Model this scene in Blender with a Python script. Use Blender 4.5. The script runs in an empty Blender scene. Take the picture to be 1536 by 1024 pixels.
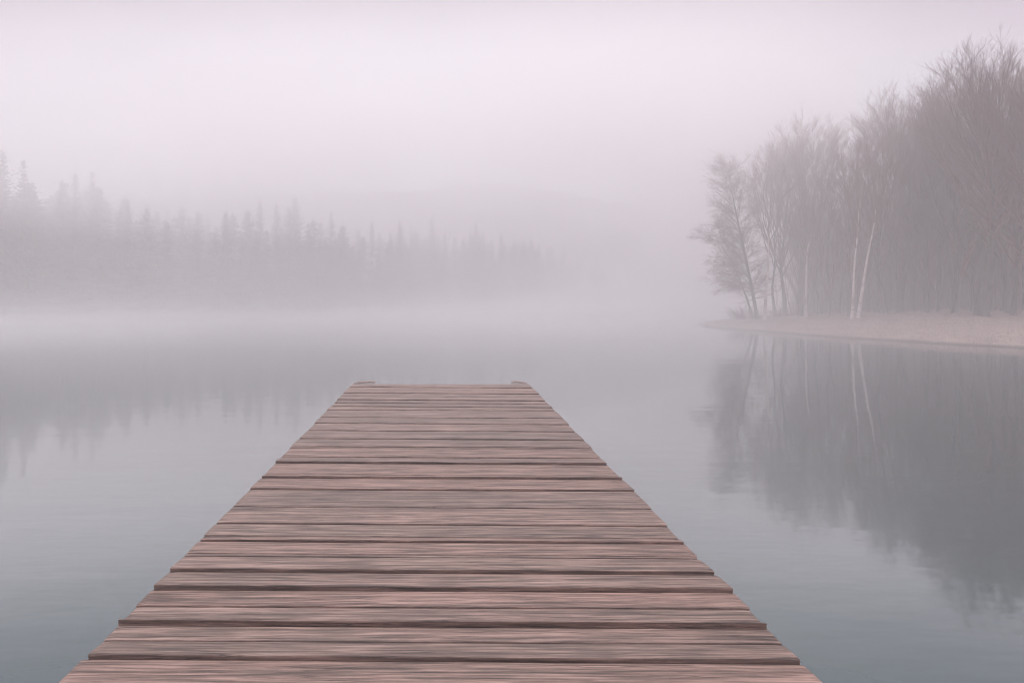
import bpy, math, random
import numpy as np
from mathutils import noise as mnoise, Vector

R = math.radians
scene = bpy.context.scene
COL = scene.collection

# ------------------------------------------------------------------ helpers
def tag(o, label=None, cat=None, group=None, kind=None):
    if label: o['label'] = label
    if cat: o['category'] = cat
    if group: o['group'] = group
    if kind: o['kind'] = kind
    return o

def mesh_np(name, verts, faces, smooth=False):
    """verts (n,3); faces list of int arrays, each (m,k)"""
    me = bpy.data.meshes.new(name)
    verts = np.asarray(verts, np.float32)
    me.vertices.add(len(verts)); me.vertices.foreach_set('co', verts.ravel())
    loops = np.concatenate([f.ravel() for f in faces]).astype(np.int32)
    sizes = np.concatenate([np.full(len(f), f.shape[1]) for f in faces]).astype(np.int32)
    starts = np.concatenate([[0], np.cumsum(sizes)[:-1]]).astype(np.int32)
    me.loops.add(len(loops)); me.loops.foreach_set('vertex_index', loops)
    me.polygons.add(len(sizes)); me.polygons.foreach_set('loop_start', starts)
    me.polygons.foreach_set('use_smooth', np.full(len(sizes), smooth))
    me.update(calc_edges=True); me.validate()
    return me

def link(name, me, mat=None, parent=None, loc=None):
    o = bpy.data.objects.new(name, me); COL.objects.link(o)
    if mat and me is not None: me.materials.append(mat)
    if parent: o.parent = parent
    if loc: o.location = loc
    return o

def empty(name, loc=(0, 0, 0), rz=0.0):
    o = bpy.data.objects.new(name, None); COL.objects.link(o)
    o.location = loc; o.rotation_euler = (0, 0, rz); o.empty_display_size = .3
    return o

class Geo:
    """collects tubes and polygons, then makes ONE mesh"""
    def __init__(s): s.v = []; s.f3 = []; s.f4 = []; s.n = 0
    def add(s, v, f3=None, f4=None):
        if f3 is not None and len(f3): s.f3.append(np.asarray(f3) + s.n)
        if f4 is not None and len(f4): s.f4.append(np.asarray(f4) + s.n)
        s.v.append(np.asarray(v, float)); s.n += len(v)
    def tube(s, pts, rad, k=6):
        P = np.asarray(pts, float); m = len(P)
        T = np.gradient(P, axis=0); T /= np.linalg.norm(T, axis=1)[:, None] + 1e-9
        ref = np.array([1., 0, 0]) if abs(T[0][0]) < .8 else np.array([0, 1., 0])
        A = np.cross(T, ref); A /= np.linalg.norm(A, axis=1)[:, None] + 1e-9
        B = np.cross(T, A)
        a = np.arange(k) * 2 * math.pi / k
        rad = np.asarray(rad, float)
        if rad.ndim == 1: rad = np.repeat(rad[:, None], k, 1)
        V = P[:, None, :] + rad[..., None] * (np.cos(a)[None, :, None] * A[:, None, :] + np.sin(a)[None, :, None] * B[:, None, :])
        i = np.arange(m - 1)[:, None] * k; j = np.arange(k)[None, :]; j2 = (j + 1) % k
        F = np.stack([i + j, i + j2, i + k + j2, i + k + j], -1).reshape(-1, 4)
        s.add(V.reshape(-1, 3), f4=F)
    def mesh(s, name, smooth=True):
        fs = []
        if s.f4: fs.append(np.concatenate(s.f4))
        if s.f3: fs.append(np.concatenate(s.f3))
        return mesh_np(name, np.concatenate(s.v), fs, smooth)

def mat_new(name):
    m = bpy.data.materials.new(name); m.use_nodes = True
    nt = m.node_tree; nt.nodes.clear()
    return m, nt

def N(nt, typ, **kw):
    n = nt.nodes.new(typ)
    for k, v in kw.items():
        if k.startswith('i_'): n.inputs[k[2:].replace('_', ' ')].default_value = v
        else: setattr(n, k, v)
    return n

def ramp(nt, fac, stops, interp='LINEAR'):
    n = nt.nodes.new('ShaderNodeValToRGB'); n.color_ramp.interpolation = interp
    el = n.color_ramp.elements
    while len(el) < len(stops): el.new(0.5)
    for e, (p, c) in zip(el, stops):
        e.position = p; e.color = (c, c, c, 1) if not hasattr(c, '__len__') else (*c, 1)
    nt.links.new(fac, n.inputs[0]); return n

def mathn(nt, op, a, b=None, clamp=False):
    n = nt.nodes.new('ShaderNodeMath'); n.operation = op; n.use_clamp = clamp
    for i, x in enumerate((a, b)):
        if x is None: continue
        if isinstance(x, (int, float)): n.inputs[i].default_value = x
        else: nt.links.new(x, n.inputs[i])
    return n.outputs[0]

def mixc(nt, fac, a, b, blend='MIX'):
    n = nt.nodes.new('ShaderNodeMix'); n.data_type = 'RGBA'; n.blend_type = blend
    for sock, x in ((n.inputs[0], fac), (n.inputs[6], a), (n.inputs[7], b)):
        if isinstance(x, (int, float)): sock.default_value = x
        elif isinstance(x, tuple): sock.default_value = (*x, 1)
        else: nt.links.new(x, sock)
    return n.outputs[2]

def mapping(nt, vec, scale=(1, 1, 1), loc=(0, 0, 0)):
    n = nt.nodes.new('ShaderNodeMapping'); n.inputs['Scale'].default_value = scale
    n.inputs['Location'].default_value = loc
    nt.links.new(vec, n.inputs['Vector']); return n.outputs[0]

def noise(nt, vec, scale, detail=4, rough=.55, dist=0.0):
    n = nt.nodes.new('ShaderNodeTexNoise'); n.inputs['Scale'].default_value = scale
    n.inputs['Detail'].default_value = detail; n.inputs['Roughness'].default_value = rough
    n.inputs['Distortion'].default_value = dist
    nt.links.new(vec, n.inputs['Vector']); return n.outputs[0]

def finish(nt, bsdf_out, disp=None):
    o = nt.nodes.new('ShaderNodeOutputMaterial'); nt.links.new(bsdf_out, o.inputs['Surface'])

# ------------------------------------------------------------------ camera
W_DOCK, EYE, DOCK_Z = 3.03, 2.2, 0.65       # metres
VX, VY, F = 661.0, 441.0, 1000.0            # where the jetty points, horizon, focal length (photo px)
cam_d = bpy.data.cameras.new('camera'); cam = bpy.data.objects.new('camera', cam_d); COL.objects.link(cam)
cam_d.sensor_width = 36; cam_d.sensor_fit = 'HORIZONTAL'
cam_d.lens = 36 * F / 1536
cam_d.shift_x = (768 - VX) / 1536
cam_d.shift_y = -(512 - VY) / 1536
cam_d.clip_start = .05; cam_d.clip_end = 3000
cam.location = (0, 0, EYE); cam.rotation_euler = (R(90), 0, 0)
scene.camera = cam

# ------------------------------------------------------------------ light
SUN_EL, SUN_AZ = R(60), R(-8)               # azimuth measured from +Y towards +X
sun_d = bpy.data.lights.new('sun', 'SUN'); sun = bpy.data.objects.new('sun', sun_d); COL.objects.link(sun)
sun_d.energy = 1.4; sun_d.angle = R(20); sun_d.color = (1, .93, .9)
sd = Vector((math.sin(SUN_AZ) * math.cos(SUN_EL), math.cos(SUN_AZ) * math.cos(SUN_EL), math.sin(SUN_EL)))
sun.rotation_euler = sd.to_track_quat('Z', 'Y').to_euler()
sun.location = (-30, 100, 80)

world = bpy.data.worlds.new('World'); scene.world = world; world.use_nodes = True
nt = world.node_tree; nt.nodes.clear()
sky = N(nt, 'ShaderNodeTexSky', sky_type='NISHITA', sun_disc=False, sun_elevation=SUN_EL, sun_rotation=SUN_AZ,
        air_density=1.0, dust_density=3.0, ozone_density=1.0)
tc = N(nt, 'ShaderNodeTexCoord')
# overcast cloud deck: dimmer and pinker low down, bright overhead, with a broad pale patch low over the lake
nrm = N(nt, 'ShaderNodeVectorMath', operation='NORMALIZE'); nt.links.new(tc.outputs['Generated'], nrm.inputs[0])
sp_ = N(nt, 'ShaderNodeSeparateXYZ'); nt.links.new(nrm.outputs[0], sp_.inputs[0])
lum = ramp(nt, sp_.outputs['Z'], [(0, (.50, .47, .51)), (.20, (.44, .405, .45)), (.30, (.25, .175, .235)), (.42, (.14, .088, .128)), (.52, (.30, .24, .29)), (.75, (.96, .90, .95)), (1, (1.0, .95, 1.0))])
ga, ge = R(1), R(14)
sub = N(nt, 'ShaderNodeVectorMath', operation='SUBTRACT'); nt.links.new(nrm.outputs[0], sub.inputs[0])
sub.inputs[1].default_value = (math.sin(ga) * math.cos(ge), math.cos(ga) * math.cos(ge), math.sin(ge))
mul = N(nt, 'ShaderNodeVectorMath', operation='MULTIPLY'); nt.links.new(sub.outputs[0], mul.inputs[0]); mul.inputs[1].default_value = (.85, .85, 3.6)
le = N(nt, 'ShaderNodeVectorMath', operation='LENGTH'); nt.links.new(mul.outputs[0], le.inputs[0])
glow = ramp(nt, le.outputs['Value'], [(0, 1), (.9, 0)], 'EASE')
cn = noise(nt, mapping(nt, nrm.outputs[0], (1.2, 1.2, 3.5)), 1.6, 3, .5)
cl = ramp(nt, cn, [(.3, .84), (.7, 1.12)])
deck = mixc(nt, 1.0, lum.outputs[0], (15.5, 15.5, 15.5), 'MULTIPLY')
deck = mixc(nt, glow.outputs[0], deck, (8.5, 8.9, 9.4))
deck = mixc(nt, 1.0, deck, cl.outputs[0], 'MULTIPLY')
skymix = mixc(nt, .93, sky.outputs[0], deck)
bg = N(nt, 'ShaderNodeBackground'); bg.inputs['Strength'].default_value = .1
nt.links.new(skymix, bg.inputs['Color'])
wo = N(nt, 'ShaderNodeOutputWorld'); nt.links.new(bg.outputs[0], wo.inputs['Surface'])

# ------------------------------------------------------------------ terrain
bankP = np.array([(200, -20), (90, 4), (50, 13), (34, 19), (27.5, 24), (23.9, 27.2), (21.9, 30), (20.2, 33.6), (19.1, 38.5), (18.2, 43),
                  (17.95, 45.6), (18.7, 48.4), (21.5, 52), (26, 58), (31, 68), (37, 82), (44, 98), (58, 112), (110, 120), (200, 125)], float)
farP = np.array([(-190, 30), (-110, 44), (-62, 54), (-39, 59.5), (-26, 62), (-14, 66), (-3, 76), (5, 88), (17, 103), (32, 118), (52, 126), (110, 121), (200, 126)], float)
def seg_dist(P, X, Y):
    D = np.full(X.shape, 1e9)
    for (x0, y0), (x1, y1) in zip(P[:-1], P[1:]):
        dx, dy = x1 - x0, y1 - y0
        t = np.clip(((X - x0) * dx + (Y - y0) * dy) / (dx * dx + dy * dy), 0, 1)
        D = np.minimum(D, np.hypot(X - x0 - t * dx, Y - y0 - t * dy))
    return D
def inside(poly, X, Y):
    r = np.zeros(X.shape, bool); n = len(poly)
    for i in range(n):
        x0, y0 = poly[i]; x1, y1 = poly[(i + 1) % n]
        c = (y0 > Y) != (y1 > Y)
        with np.errstate(divide='ignore', invalid='ignore'):
            r ^= c & (X < (x1 - x0) * (Y - y0) / (y1 - y0 + 1e-12) + x0)
    return r
def wob(X, Y, s, seed=0.0):
    return (np.sin(X * s * 1.3 + seed) * np.cos(Y * s * 1.1 + 1.7 * seed) + .5 * np.sin(X * s * 2.7 + Y * s * 2.1 + seed * 3) + .3 * np.sin(Y * s * 4.9 - X * s * 3.3 + seed)) / 1.8
def height(X, Y):
    X = np.asarray(X, float); Y = np.asarray(Y, float)
    Xw = X + .28 * wob(X, Y, 1.1, 2) + .14 * wob(X, Y, 4.1, 5) + .06 * wob(X, Y, 9.7, 2); Yw = Y + .25 * wob(X, Y, .9, 4)
    d1 = seg_dist(bankP, Xw, Yw); d1 = np.where(inside(bankP, Xw, Yw), d1, -d1)
    fp = np.vstack([farP, [(400, 126), (400, 500), (-400, 500), (-400, 30)]])
    d2 = seg_dist(farP, Xw, Yw); d2 = np.where(inside(fp, Xw, Yw), d2, -d2)
    d = np.maximum(d1, d2)
    land = .012 + np.clip(d / .35, 0, 1) * .06 + 1.0 * (1 - np.exp(-np.maximum(d, 0) / 6.5)) + .07 * wob(X, Y, .8, 1) * np.clip(d / 2, 0, 1) + .045 * wob(X, Y, 3.3, 7) * np.clip(d, 0, 1)
    bed = np.maximum(-1.4, d * .8)
    h = np.where(d > 0, land, bed)
    return h + np.where(d2 > 8, (np.maximum(d2 - 8, 0)) * .02, 0)
gx = np.concatenate([np.arange(-190, 10, 4.), np.arange(10, 45, .14), np.arange(45, 190.1, 3.)])
gy = np.concatenate([np.arange(-50, 20, 4.), np.arange(20, 52, .14), np.arange(52, 255.1, 2.)])
GX, GY = np.meshgrid(gx, gy); GZ = height(GX, GY)
nx, ny = len(gx), len(gy)
idx = np.arange(nx * ny).reshape(ny, nx)
quads = np.stack([idx[:-1, :-1], idx[:-1, 1:], idx[1:, 1:], idx[1:, :-1]], -1).reshape(-1, 4)

m_ground, nt = mat_new('dry_bank_grass')
g = N(nt, 'ShaderNodeNewGeometry'); pos = g.outputs['Position']
n1 = noise(nt, pos, .9, 5, .6); n2 = noise(nt, pos, 9, 4, .65)
c = ramp(nt, n1, [(.3, (.13, .10, .088)), (.5, (.26, .20, .182)), (.72, (.38, .30, .275))])
c2 = mixc(nt, .55, c.outputs[0], ramp(nt, n2, [(.25, (.16, .125, .11)), (.55, (.38, .295, .27)), (.8, (.56, .45, .42))]).outputs[0])
sep = N(nt, 'ShaderNodeSeparateXYZ'); nt.links.new(pos, sep.inputs[0])
wet = ramp(nt, sep.outputs['Z'], [(.0, 1), (.045, 1), (.10, 0)])
c3 = mixc(nt, wet.outputs[0], c2, (.14, .11, .10))
b = N(nt, 'ShaderNodeBsdfPrincipled', i_Roughness=.95); nt.links.new(c3, b.inputs['Base Color'])
b.inputs['Specular IOR Level'].default_value = .15
bp = N(nt, 'ShaderNodeBump', i_Strength=.8, i_Distance=.08); nt.links.new(n2, bp.inputs['Height']); nt.links.new(bp.outputs[0], b.inputs['Normal'])
finish(nt, b.outputs[0])
ground = link('ground', mesh_np('ground', np.stack([GX, GY, GZ], -1).reshape(-1, 3), [quads], True), m_ground)
tag(ground, 'pale dry ground of the lake bed, the right bank and the far shore', kind='structure')

# hill far behind the lake
m_hill, nt = mat_new('hill_forest')
g = N(nt, 'ShaderNodeNewGeometry'); n1 = noise(nt, g.outputs['Position'], .25, 4, .6)
c = ramp(nt, n1, [(.3, (.035, .045, .035)), (.7, (.075, .08, .065))])
b = N(nt, 'ShaderNodeBsdfPrincipled', i_Roughness=1.0); nt.links.new(c.outputs[0], b.inputs['Base Color']); finish(nt, b.outputs[0])
hx = np.arange(-189, 189.1, 1.5); hy = np.arange(132, 188.1, 1.5)
HX, HY = np.meshgrid(hx, hy)
ridge_px = np.array([0, 300, 470, 560, 650, 700, 745, 780, 850, 950, 1040, 1200, 1536], float)
ridge_y = np.array([305, 300, 290, 290, 286, 279, 276, 279, 292, 310, 338, 375, 400], float)
RD = 160.0
px = HX / RD * F + VX
crest = (VY - np.interp(px, ridge_px, ridge_y)) / F * RD + EYE
prof = np.clip(1 - np.abs(HY - RD) / 26, 0, 1); prof = prof * prof * (3 - 2 * prof)
HZ = crest * prof + 1.0 * wob(HX, HY, .9, 3) * prof + .5 * wob(HX, HY, 2.9, 8) * prof
HZ = np.where(prof > 0, HZ, -1)
nxh, nyh = len(hx), len(hy); idx = np.arange(nxh * nyh).reshape(nyh, nxh)
qh = np.stack([idx[:-1, :-1], idx[:-1, 1:], idx[1:, 1:], idx[1:, :-1]], -1).reshape(-1, 4)
hill = link('hill', mesh_np('hill', np.stack([HX, HY, HZ], -1).reshape(-1, 3), [qh], True), m_hill)
tag(hill, 'faint rounded wooded hill rising beyond the lake in the haze', kind='structure')

# water
m_water, nt = mat_new('still_lake_water')
g = N(nt, 'ShaderNodeNewGeometry'); pos = g.outputs['Position']
w1 = noise(nt, mapping(nt, pos, (.35, 1.0, 1)), 2.2, 3, .5)
w2 = noise(nt, mapping(nt, pos, (.3, 1.0, 1)), .35, 2, .5)
w3 = noise(nt, mapping(nt, pos, (.5, 1.0, 1)), 9.0, 2, .5)
patch = ramp(nt, noise(nt, mapping(nt, pos, (.3, 1, 1)), .12, 2, .5), [(.42, .25), (.62, 1.0)])
hsum = mathn(nt, 'ADD', mathn(nt, 'MULTIPLY', w1, .0032), mathn(nt, 'MULTIPLY', w2, .006))
hsum = mathn(nt, 'ADD', hsum, mathn(nt, 'MULTIPLY', mathn(nt, 'MULTIPLY', w3, patch.outputs[0]), .0006))
bp = N(nt, 'ShaderNodeBump', i_Strength=1.0, i_Distance=1.0); nt.links.new(hsum, bp.inputs['Height'])
lw = N(nt, 'ShaderNodeLayerWeight'); nt.links.new(bp.outputs[0], lw.inputs['Normal'])
fr = ramp(nt, lw.outputs['Facing'], [(0, .03), (.40, .10), (.52, .18), (.61, .31), (.71, .56), (.80, .74), (.92, .84), (1, .97)])
bd = N(nt, 'ShaderNodeBsdfDiffuse'); bd.inputs['Color'].default_value = (.058, .098, .102, 1)
bgl = N(nt, 'ShaderNodeBsdfGlossy'); bgl.inputs['Roughness'].default_value = .042; nt.links.new(bp.outputs[0], bgl.inputs['Normal'])
mx = N(nt, 'ShaderNodeMixShader'); nt.links.new(fr.outputs[0], mx.inputs[0]); nt.links.new(bd.outputs[0], mx.inputs[1]); nt.links.new(bgl.outputs[0], mx.inputs[2])
finish(nt, mx.outputs[0])
wme = mesh_np('water', [(-190, -50, 0), (190, -50, 0), (190, 200, 0), (-190, 200, 0)], [np.array([[0, 1, 2, 3]])])
tag(link('water', wme, m_water), 'glassy grey-green lake water with soft mirror reflections', kind='structure')

# ------------------------------------------------------------------ jetty
m_wood, nt = mat_new('weathered_jetty_wood')
tc = N(nt, 'ShaderNodeTexCoord'); g = N(nt, 'ShaderNodeNewGeometry')
isl = g.outputs['Random Per Island']
off = N(nt, 'ShaderNodeCombineXYZ'); nt.links.new(mathn(nt, 'MULTIPLY', isl, 37.0), off.inputs[0]); nt.links.new(mathn(nt, 'MULTIPLY', isl, 91.0), off.inputs[2])
addv = N(nt, 'ShaderNodeVectorMath', operation='ADD'); nt.links.new(tc.outputs['Object'], addv.inputs[0]); nt.links.new(off.outputs[0], addv.inputs[1])
v = addv.outputs[0]
warp = noise(nt, mapping(nt, v, (.8, 3, 1)), 1.5, 2, .5)
wv = N(nt, 'ShaderNodeVectorMath', operation='ADD'); nt.links.new(v, wv.inputs[0])
wc = N(nt, 'ShaderNodeCombineXYZ'); nt.links.new(mathn(nt, 'MULTIPLY', warp, .05), wc.inputs[1]); nt.links.new(wc.outputs[0], wv.inputs[1])
vv = wv.outputs[0]
fine = noise(nt, mapping(nt, vv, (2.4, 66, 66)), 1.0, 5, .72)
mid = noise(nt, mapping(nt, vv, (.9, 26, 26)), 1.0, 3, .6)
crk = noise(nt, mapping(nt, vv, (1.6, 50, 50), (5, 3, 1)), 1.0, 2, .5)
stain = noise(nt, mapping(nt, v, (3.0, 13, 13), (9, 1, 4)), 1.0, 4, .6)
big = noise(nt, mapping(nt, v, (.5, 1.5, 1), (2, 7, 4)), 1.0, 2, .5)
grain = mathn(nt, 'ADD', mathn(nt, 'MULTIPLY', fine, .68), mathn(nt, 'MULTIPLY', mid, .32))
ln1 = noise(nt, mapping(nt, vv, (.7, 26, 26), (11, 2, 5)), 1.0, 3, .6)
ridge = ramp(nt, mathn(nt, 'ABSOLUTE', mathn(nt, 'SUBTRACT', ln1, .5)), [(0, 1), (.016, 0)])
msk = ramp(nt, noise(nt, mapping(nt, v, (1.4, 9, 9), (1, 9, 3)), 1.0, 2, .5), [(.42, 0), (.58, 1)])
lines = mathn(nt, 'MULTIPLY', ridge.outputs[0], msk.outputs[0])
base = ramp(nt, grain, [(.38, (.040, .027, .022)), (.45, (.118, .082, .070)), (.52, (.215, .148, .125)), (.60, (.345, .248, .215))])
stn = ramp(nt, stain, [(.50, 0), (.62, .65)])
base = mixc(nt, stn.outputs[0], base.outputs[0], mixc(nt, .55, base.outputs[0], (.062, .050, .041)))
ck = ramp(nt, crk, [(.31, 1), (.35, 0)])
base = mixc(nt, mathn(nt, 'MULTIPLY', ck.outputs[0], .8), base, (.035, .028, .025))
base = mixc(nt, mathn(nt, 'MULTIPLY', lines, .8), base, (.04, .03, .026))
tone = ramp(nt, isl, [(0, (.82, .80, .78)), (.5, (1, .965, .94)), (1, (1.05, .93, .89))])
base = mixc(nt, 1.0, base, tone.outputs[0], 'MULTIPLY')
tone2 = ramp(nt, big, [(.3, (.88, .89, .87)), (.7, (1.06, 1.03, 1.03))])
base = mixc(nt, 1.0, base, tone2.outputs[0], 'MULTIPLY')
b = N(nt, 'ShaderNodeBsdfPrincipled'); nt.links.new(base, b.inputs['Base Color'])
rr = ramp(nt, grain, [(.3, .7), (.7, .42)]); nt.links.new(rr.outputs[0], b.inputs['Roughness'])
hgt = mathn(nt, 'SUBTRACT', mathn(nt, 'SUBTRACT', grain, mathn(nt, 'MULTIPLY', ck.outputs[0], .5)), mathn(nt, 'MULTIPLY', lines, .5))
bp = N(nt, 'ShaderNodeBump', i_Strength=.8, i_Distance=.006); nt.links.new(hgt, bp.inputs['Height']); nt.links.new(bp.outputs[0], b.inputs['Normal'])
finish(nt, b.outputs[0])

m_beam, nt = mat_new('dark_beam_wood')
tc = N(nt, 'ShaderNodeTexCoord'); n1 = noise(nt, mapping(nt, tc.outputs['Object'], (25, 2, 25)), 1.0, 4, .6)
c = ramp(nt, n1, [(.3, (.06, .048, .042)), (.7, (.15, .12, .105))])
b = N(nt, 'ShaderNodeBsdfPrincipled', i_Roughness=.8); nt.links.new(c.outputs[0], b.inputs['Base Color'])
bp = N(nt, 'ShaderNodeBump', i_Strength=.5, i_Distance=.006); nt.links.new(n1, bp.inputs['Height']); nt.links.new(bp.outputs[0], b.inputs['Normal'])
finish(nt, b.outputs[0])

# seams between boards: (photo row of the front edge of the board behind, thickness of the dark face in photo px)
seams = [(581.0, .9), (589.9, 1.0), (594.9, .35), (600.2, 1.3), (604.8, .8), (610.2, 1.0), (615.1, .8), (626.2, .9), (635.4, 1.1), (646.2, 1.1), (658.6, 1.4),
         (670.6, 1.3), (672.6, .5), (685.8, 1.2), (695.3, 3.2), (712.2, .4), (717.3, 3.2), (734.8, 2.3), (760.9, 1.0), (786.2, 1.5), (804.8, .5), (812.5, 2.5),
         (831.2, .6), (835.0, .5), (858.0, 4.8), (884.7, 6.0), (910.5, 1.3), (931.3, .5), (938.2, 7.2), (962.0, .35), (989.3, 5.3), (1032, 2.0), (1081, 6.0), (1122, 1.5),
         (1190, 6.0), (1240, 2), (1330, 7), (1420, 3), (1560, 6), (1740, 3), (1980, 6)]
rng = random.Random(5)
HD = EYE - DOCK_Z
def seam_line(y0):
    m = .006 + rng.uniform(-.0012, .0012)
    if y0 > 1040: m = .004
    out = []
    for X in (-W_DOCK / 2, W_DOCK / 2):
        y = y0
        for _ in range(20):
            Y = HD * F / (y - VY); x = VX + F * X / Y; y = y0 + m * (x - 620)
        out.append(HD * F / (y - VY))
    return out
edges = [([HD * F / (576.0 - VY)] * 2, 0.0)]
for y0, t in seams:
    e = seam_line(y0); edges.append((e, max(.0025, t * e[0] / F)))
edges.append(([-1.2, -1.2], .01))
jetty = empty('wooden_jetty', (0, 0, 0))
tag(jetty, 'weathered wooden plank jetty running straight out over the calm lake', 'jetty')
TH = .045
dk = Geo()
NS = 72
for i in range(len(edges) - 1):
    (bl, br), _ = edges[i]; (fl, fr), step = edges[i + 1]
    prev_step = edges[i][1]
    gap = .004 if prev_step < .006 else .009
    if i == 0: gap = 0
    x0 = -W_DOCK / 2 + rng.uniform(-.010, .010); x1 = W_DOCK / 2 + rng.uniform(-.010, .010)
    xs = np.linspace(x0, x1, NS + 1); u = (xs + W_DOCK / 2) / W_DOCK
    s1, s2, s3 = rng.uniform(0, 99), rng.uniform(0, 99), rng.uniform(0, 99)
    yb = bl + (br - bl) * u - gap + .003 * np.sin(xs * 2.1 + s1) * 0
    yf = fl + (fr - fl) * u
    wa = np.array([mnoise.noise(Vector((x * 2.2, s1, 0))) * .0035 + mnoise.noise(Vector((x * 9, s1, 3))) * .0012 for x in xs])
    wb = np.array([mnoise.noise(Vector((x * 1.1, s2, 0))) for x in xs])
    yf = yf + wa
    zt_f = step * (1 + .12 * wb) + .0003; zt_b = .0015 * wb
    wd = yb - yf
    bev = np.minimum(.006, wd * .12)
    Z = DOCK_Z
    prof = [  # (y, z) round the section, front to back
        (yf, Z - TH + zt_f * 0), (yf, Z + zt_f - bev), (yf + bev * .3, Z + zt_f - bev * .3), (yf + bev, Z + zt_f),
        (yf + wd * .25, Z + zt_f * .75 + zt_b * .25 + .0012), (yf + wd * .5, Z + zt_f * .5 + zt_b * .5 + .0016), (yf + wd * .75, Z + zt_f * .25 + zt_b * .75 + .0012),
        (yb - bev, Z + zt_b), (yb - bev * .3, Z + zt_b - bev * .3), (yb, Z + zt_b - bev), (yb, Z - TH + zt_b * 0)]
    K = len(prof)
    V = np.zeros((NS + 1, K, 3))
    for k, (yy, zz) in enumerate(prof):
        V[:, k, 0] = xs; V[:, k, 1] = yy; V[:, k, 2] = zz
    # ragged sawn ends
    for e, sgn in ((0, 1), (NS, -1)):
        for k in range(K):
            V[e, k, 0] += rng.uniform(-.002, .002)
        V[e, 1:10, 2] -= .0025; V[e, 0:2, 0] += sgn * .002
    jj = np.arange(NS)[:, None] * K; kk = np.arange(K)[None, :]; k2 = (kk + 1) % K
    Fq = np.stack([jj + kk, jj + k2, jj + K + k2, jj + K + kk], -1).reshape(-1, 4)
    # end caps as quads/tris fan
    caps = []
    for e, fl_ in ((0, 0), (NS, 1)):
        o_ = e * K
        for a_ in range(1, K - 1):
            t_ = (o_, o_ + a_ + 1, o_ + a_) if fl_ == 0 else (o_, o_ + a_, o_ + a_ + 1)
            caps.append(t_)
    dk.add(V.reshape(-1, 3), f3=np.array(caps), f4=Fq)
deck_me = dk.mesh('deck', False)
deck_o = link('deck', deck_me, m_wood, jetty)

def box(g, x0, x1, y0, y1, z0, z1, bev=.008):
    """chamfered box"""
    v = []
    for z, b_ in ((z0, 0), (z1 - bev, 0), (z1, bev)):
        v += [(x0 + b_, y0 + b_, z), (x1 - b_, y0 + b_, z), (x1 - b_, y1 - b_, z), (x0 + b_, y1 - b_, z)]
    f = [(3, 2, 1, 0), (8, 9, 10, 11)]
    for r in (0, 4):
        for k in range(4):
            k2 = (k + 1) % 4; f.append((r + k, r + k2, r + 4 + k2, r + 4 + k))
    g.add(np.array(v, float), f4=np.array(f))
YE = HD * F / (576.0 - VY)
for X in (-1.25, 0, 1.25):
    gg = Geo(); box(gg, X - .045, X + .045, -1.15, YE - .06, DOCK_Z - TH - .162, DOCK_Z - TH - .002)
    link('stringer', gg.mesh('stringer', False), m_beam, jetty)
for Y in (YE - .5, YE - 4.0, YE - 7.6, YE - 11.2):
    gg = Geo(); box(gg, -1.38, 1.38, Y - .05, Y + .05, DOCK_Z - TH - .32, DOCK_Z - TH - .165)
    link('cross_beam', gg.mesh('cross_beam', False), m_beam, jetty)
    for X in (-1.1, 1.1):
        gg = Geo(); zz = np.linspace(-1.6, DOCK_Z - TH - .17, 8)
        gg.tube([(X + .004 * math.sin(z * 5), Y + .125, z) for z in zz], [.075 - .004 * (i / 7) for i in range(8)], 14)
        link('post', gg.mesh('post', True), m_beam, jetty)
# low raised end pieces on both far corners
for sx, xa, xb in ((-1, -1.50, -1.13), (1, 1.22, 1.49)):
    gg = Geo(); n = 10
    xs = np.linspace(xa, xb, n)
    inner = (xs - xa) / (xb - xa) if sx < 0 else 1 - (xs - xa) / (xb - xa)
    lift = .004 + .019 * np.clip(inner * 1.6, 0, 1) - .006 * np.clip((inner - .85) / .15, 0, 1)
    y0_, y1_ = YE - .02, YE + .10
    V = []
    for k in range(n):
        th = .022 * (.35 + .65 * min(1, 3 * inner[k] * 1.0 + .2)) * (1 - .45 * max(0, (inner[k] - .85) / .15))
        z = DOCK_Z + lift[k]
        V += [(xs[k], y0_ - .015 * (1 - inner[k]), z), (xs[k], y0_ + .004, z + th * .8), (xs[k], y0_ + .02, z + th), (xs[k], y1_ - .01, z + th * .95), (xs[k], y1_, z)]
    K = 5; jj = np.arange(n - 1)[:, None] * K; kk = np.arange(K)[None, :]; k2 = (kk + 1) % K
    Fq = np.stack([jj + kk, jj + k2, jj + K + k2, jj + K + kk], -1).reshape(-1, 4)
    caps = [(0, 2, 1), (0, 3, 2), (0, 4, 3)] + [((n - 1) * K, (n - 1) * K + a, (n - 1) * K + a + 1) for a in (1, 2, 3)]
    gg.add(np.array(V), f3=np.array(caps), f4=Fq)
    link('corner_batten', gg.mesh('corner_batten', False), m_wood, jetty)
gg = Geo(); box(gg, -1.49, 1.49, YE + .003, YE + .038, DOCK_Z - .17, DOCK_Z - .012)
link('end_fascia', gg.mesh('end_fascia', False), m_wood, jetty)

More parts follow.
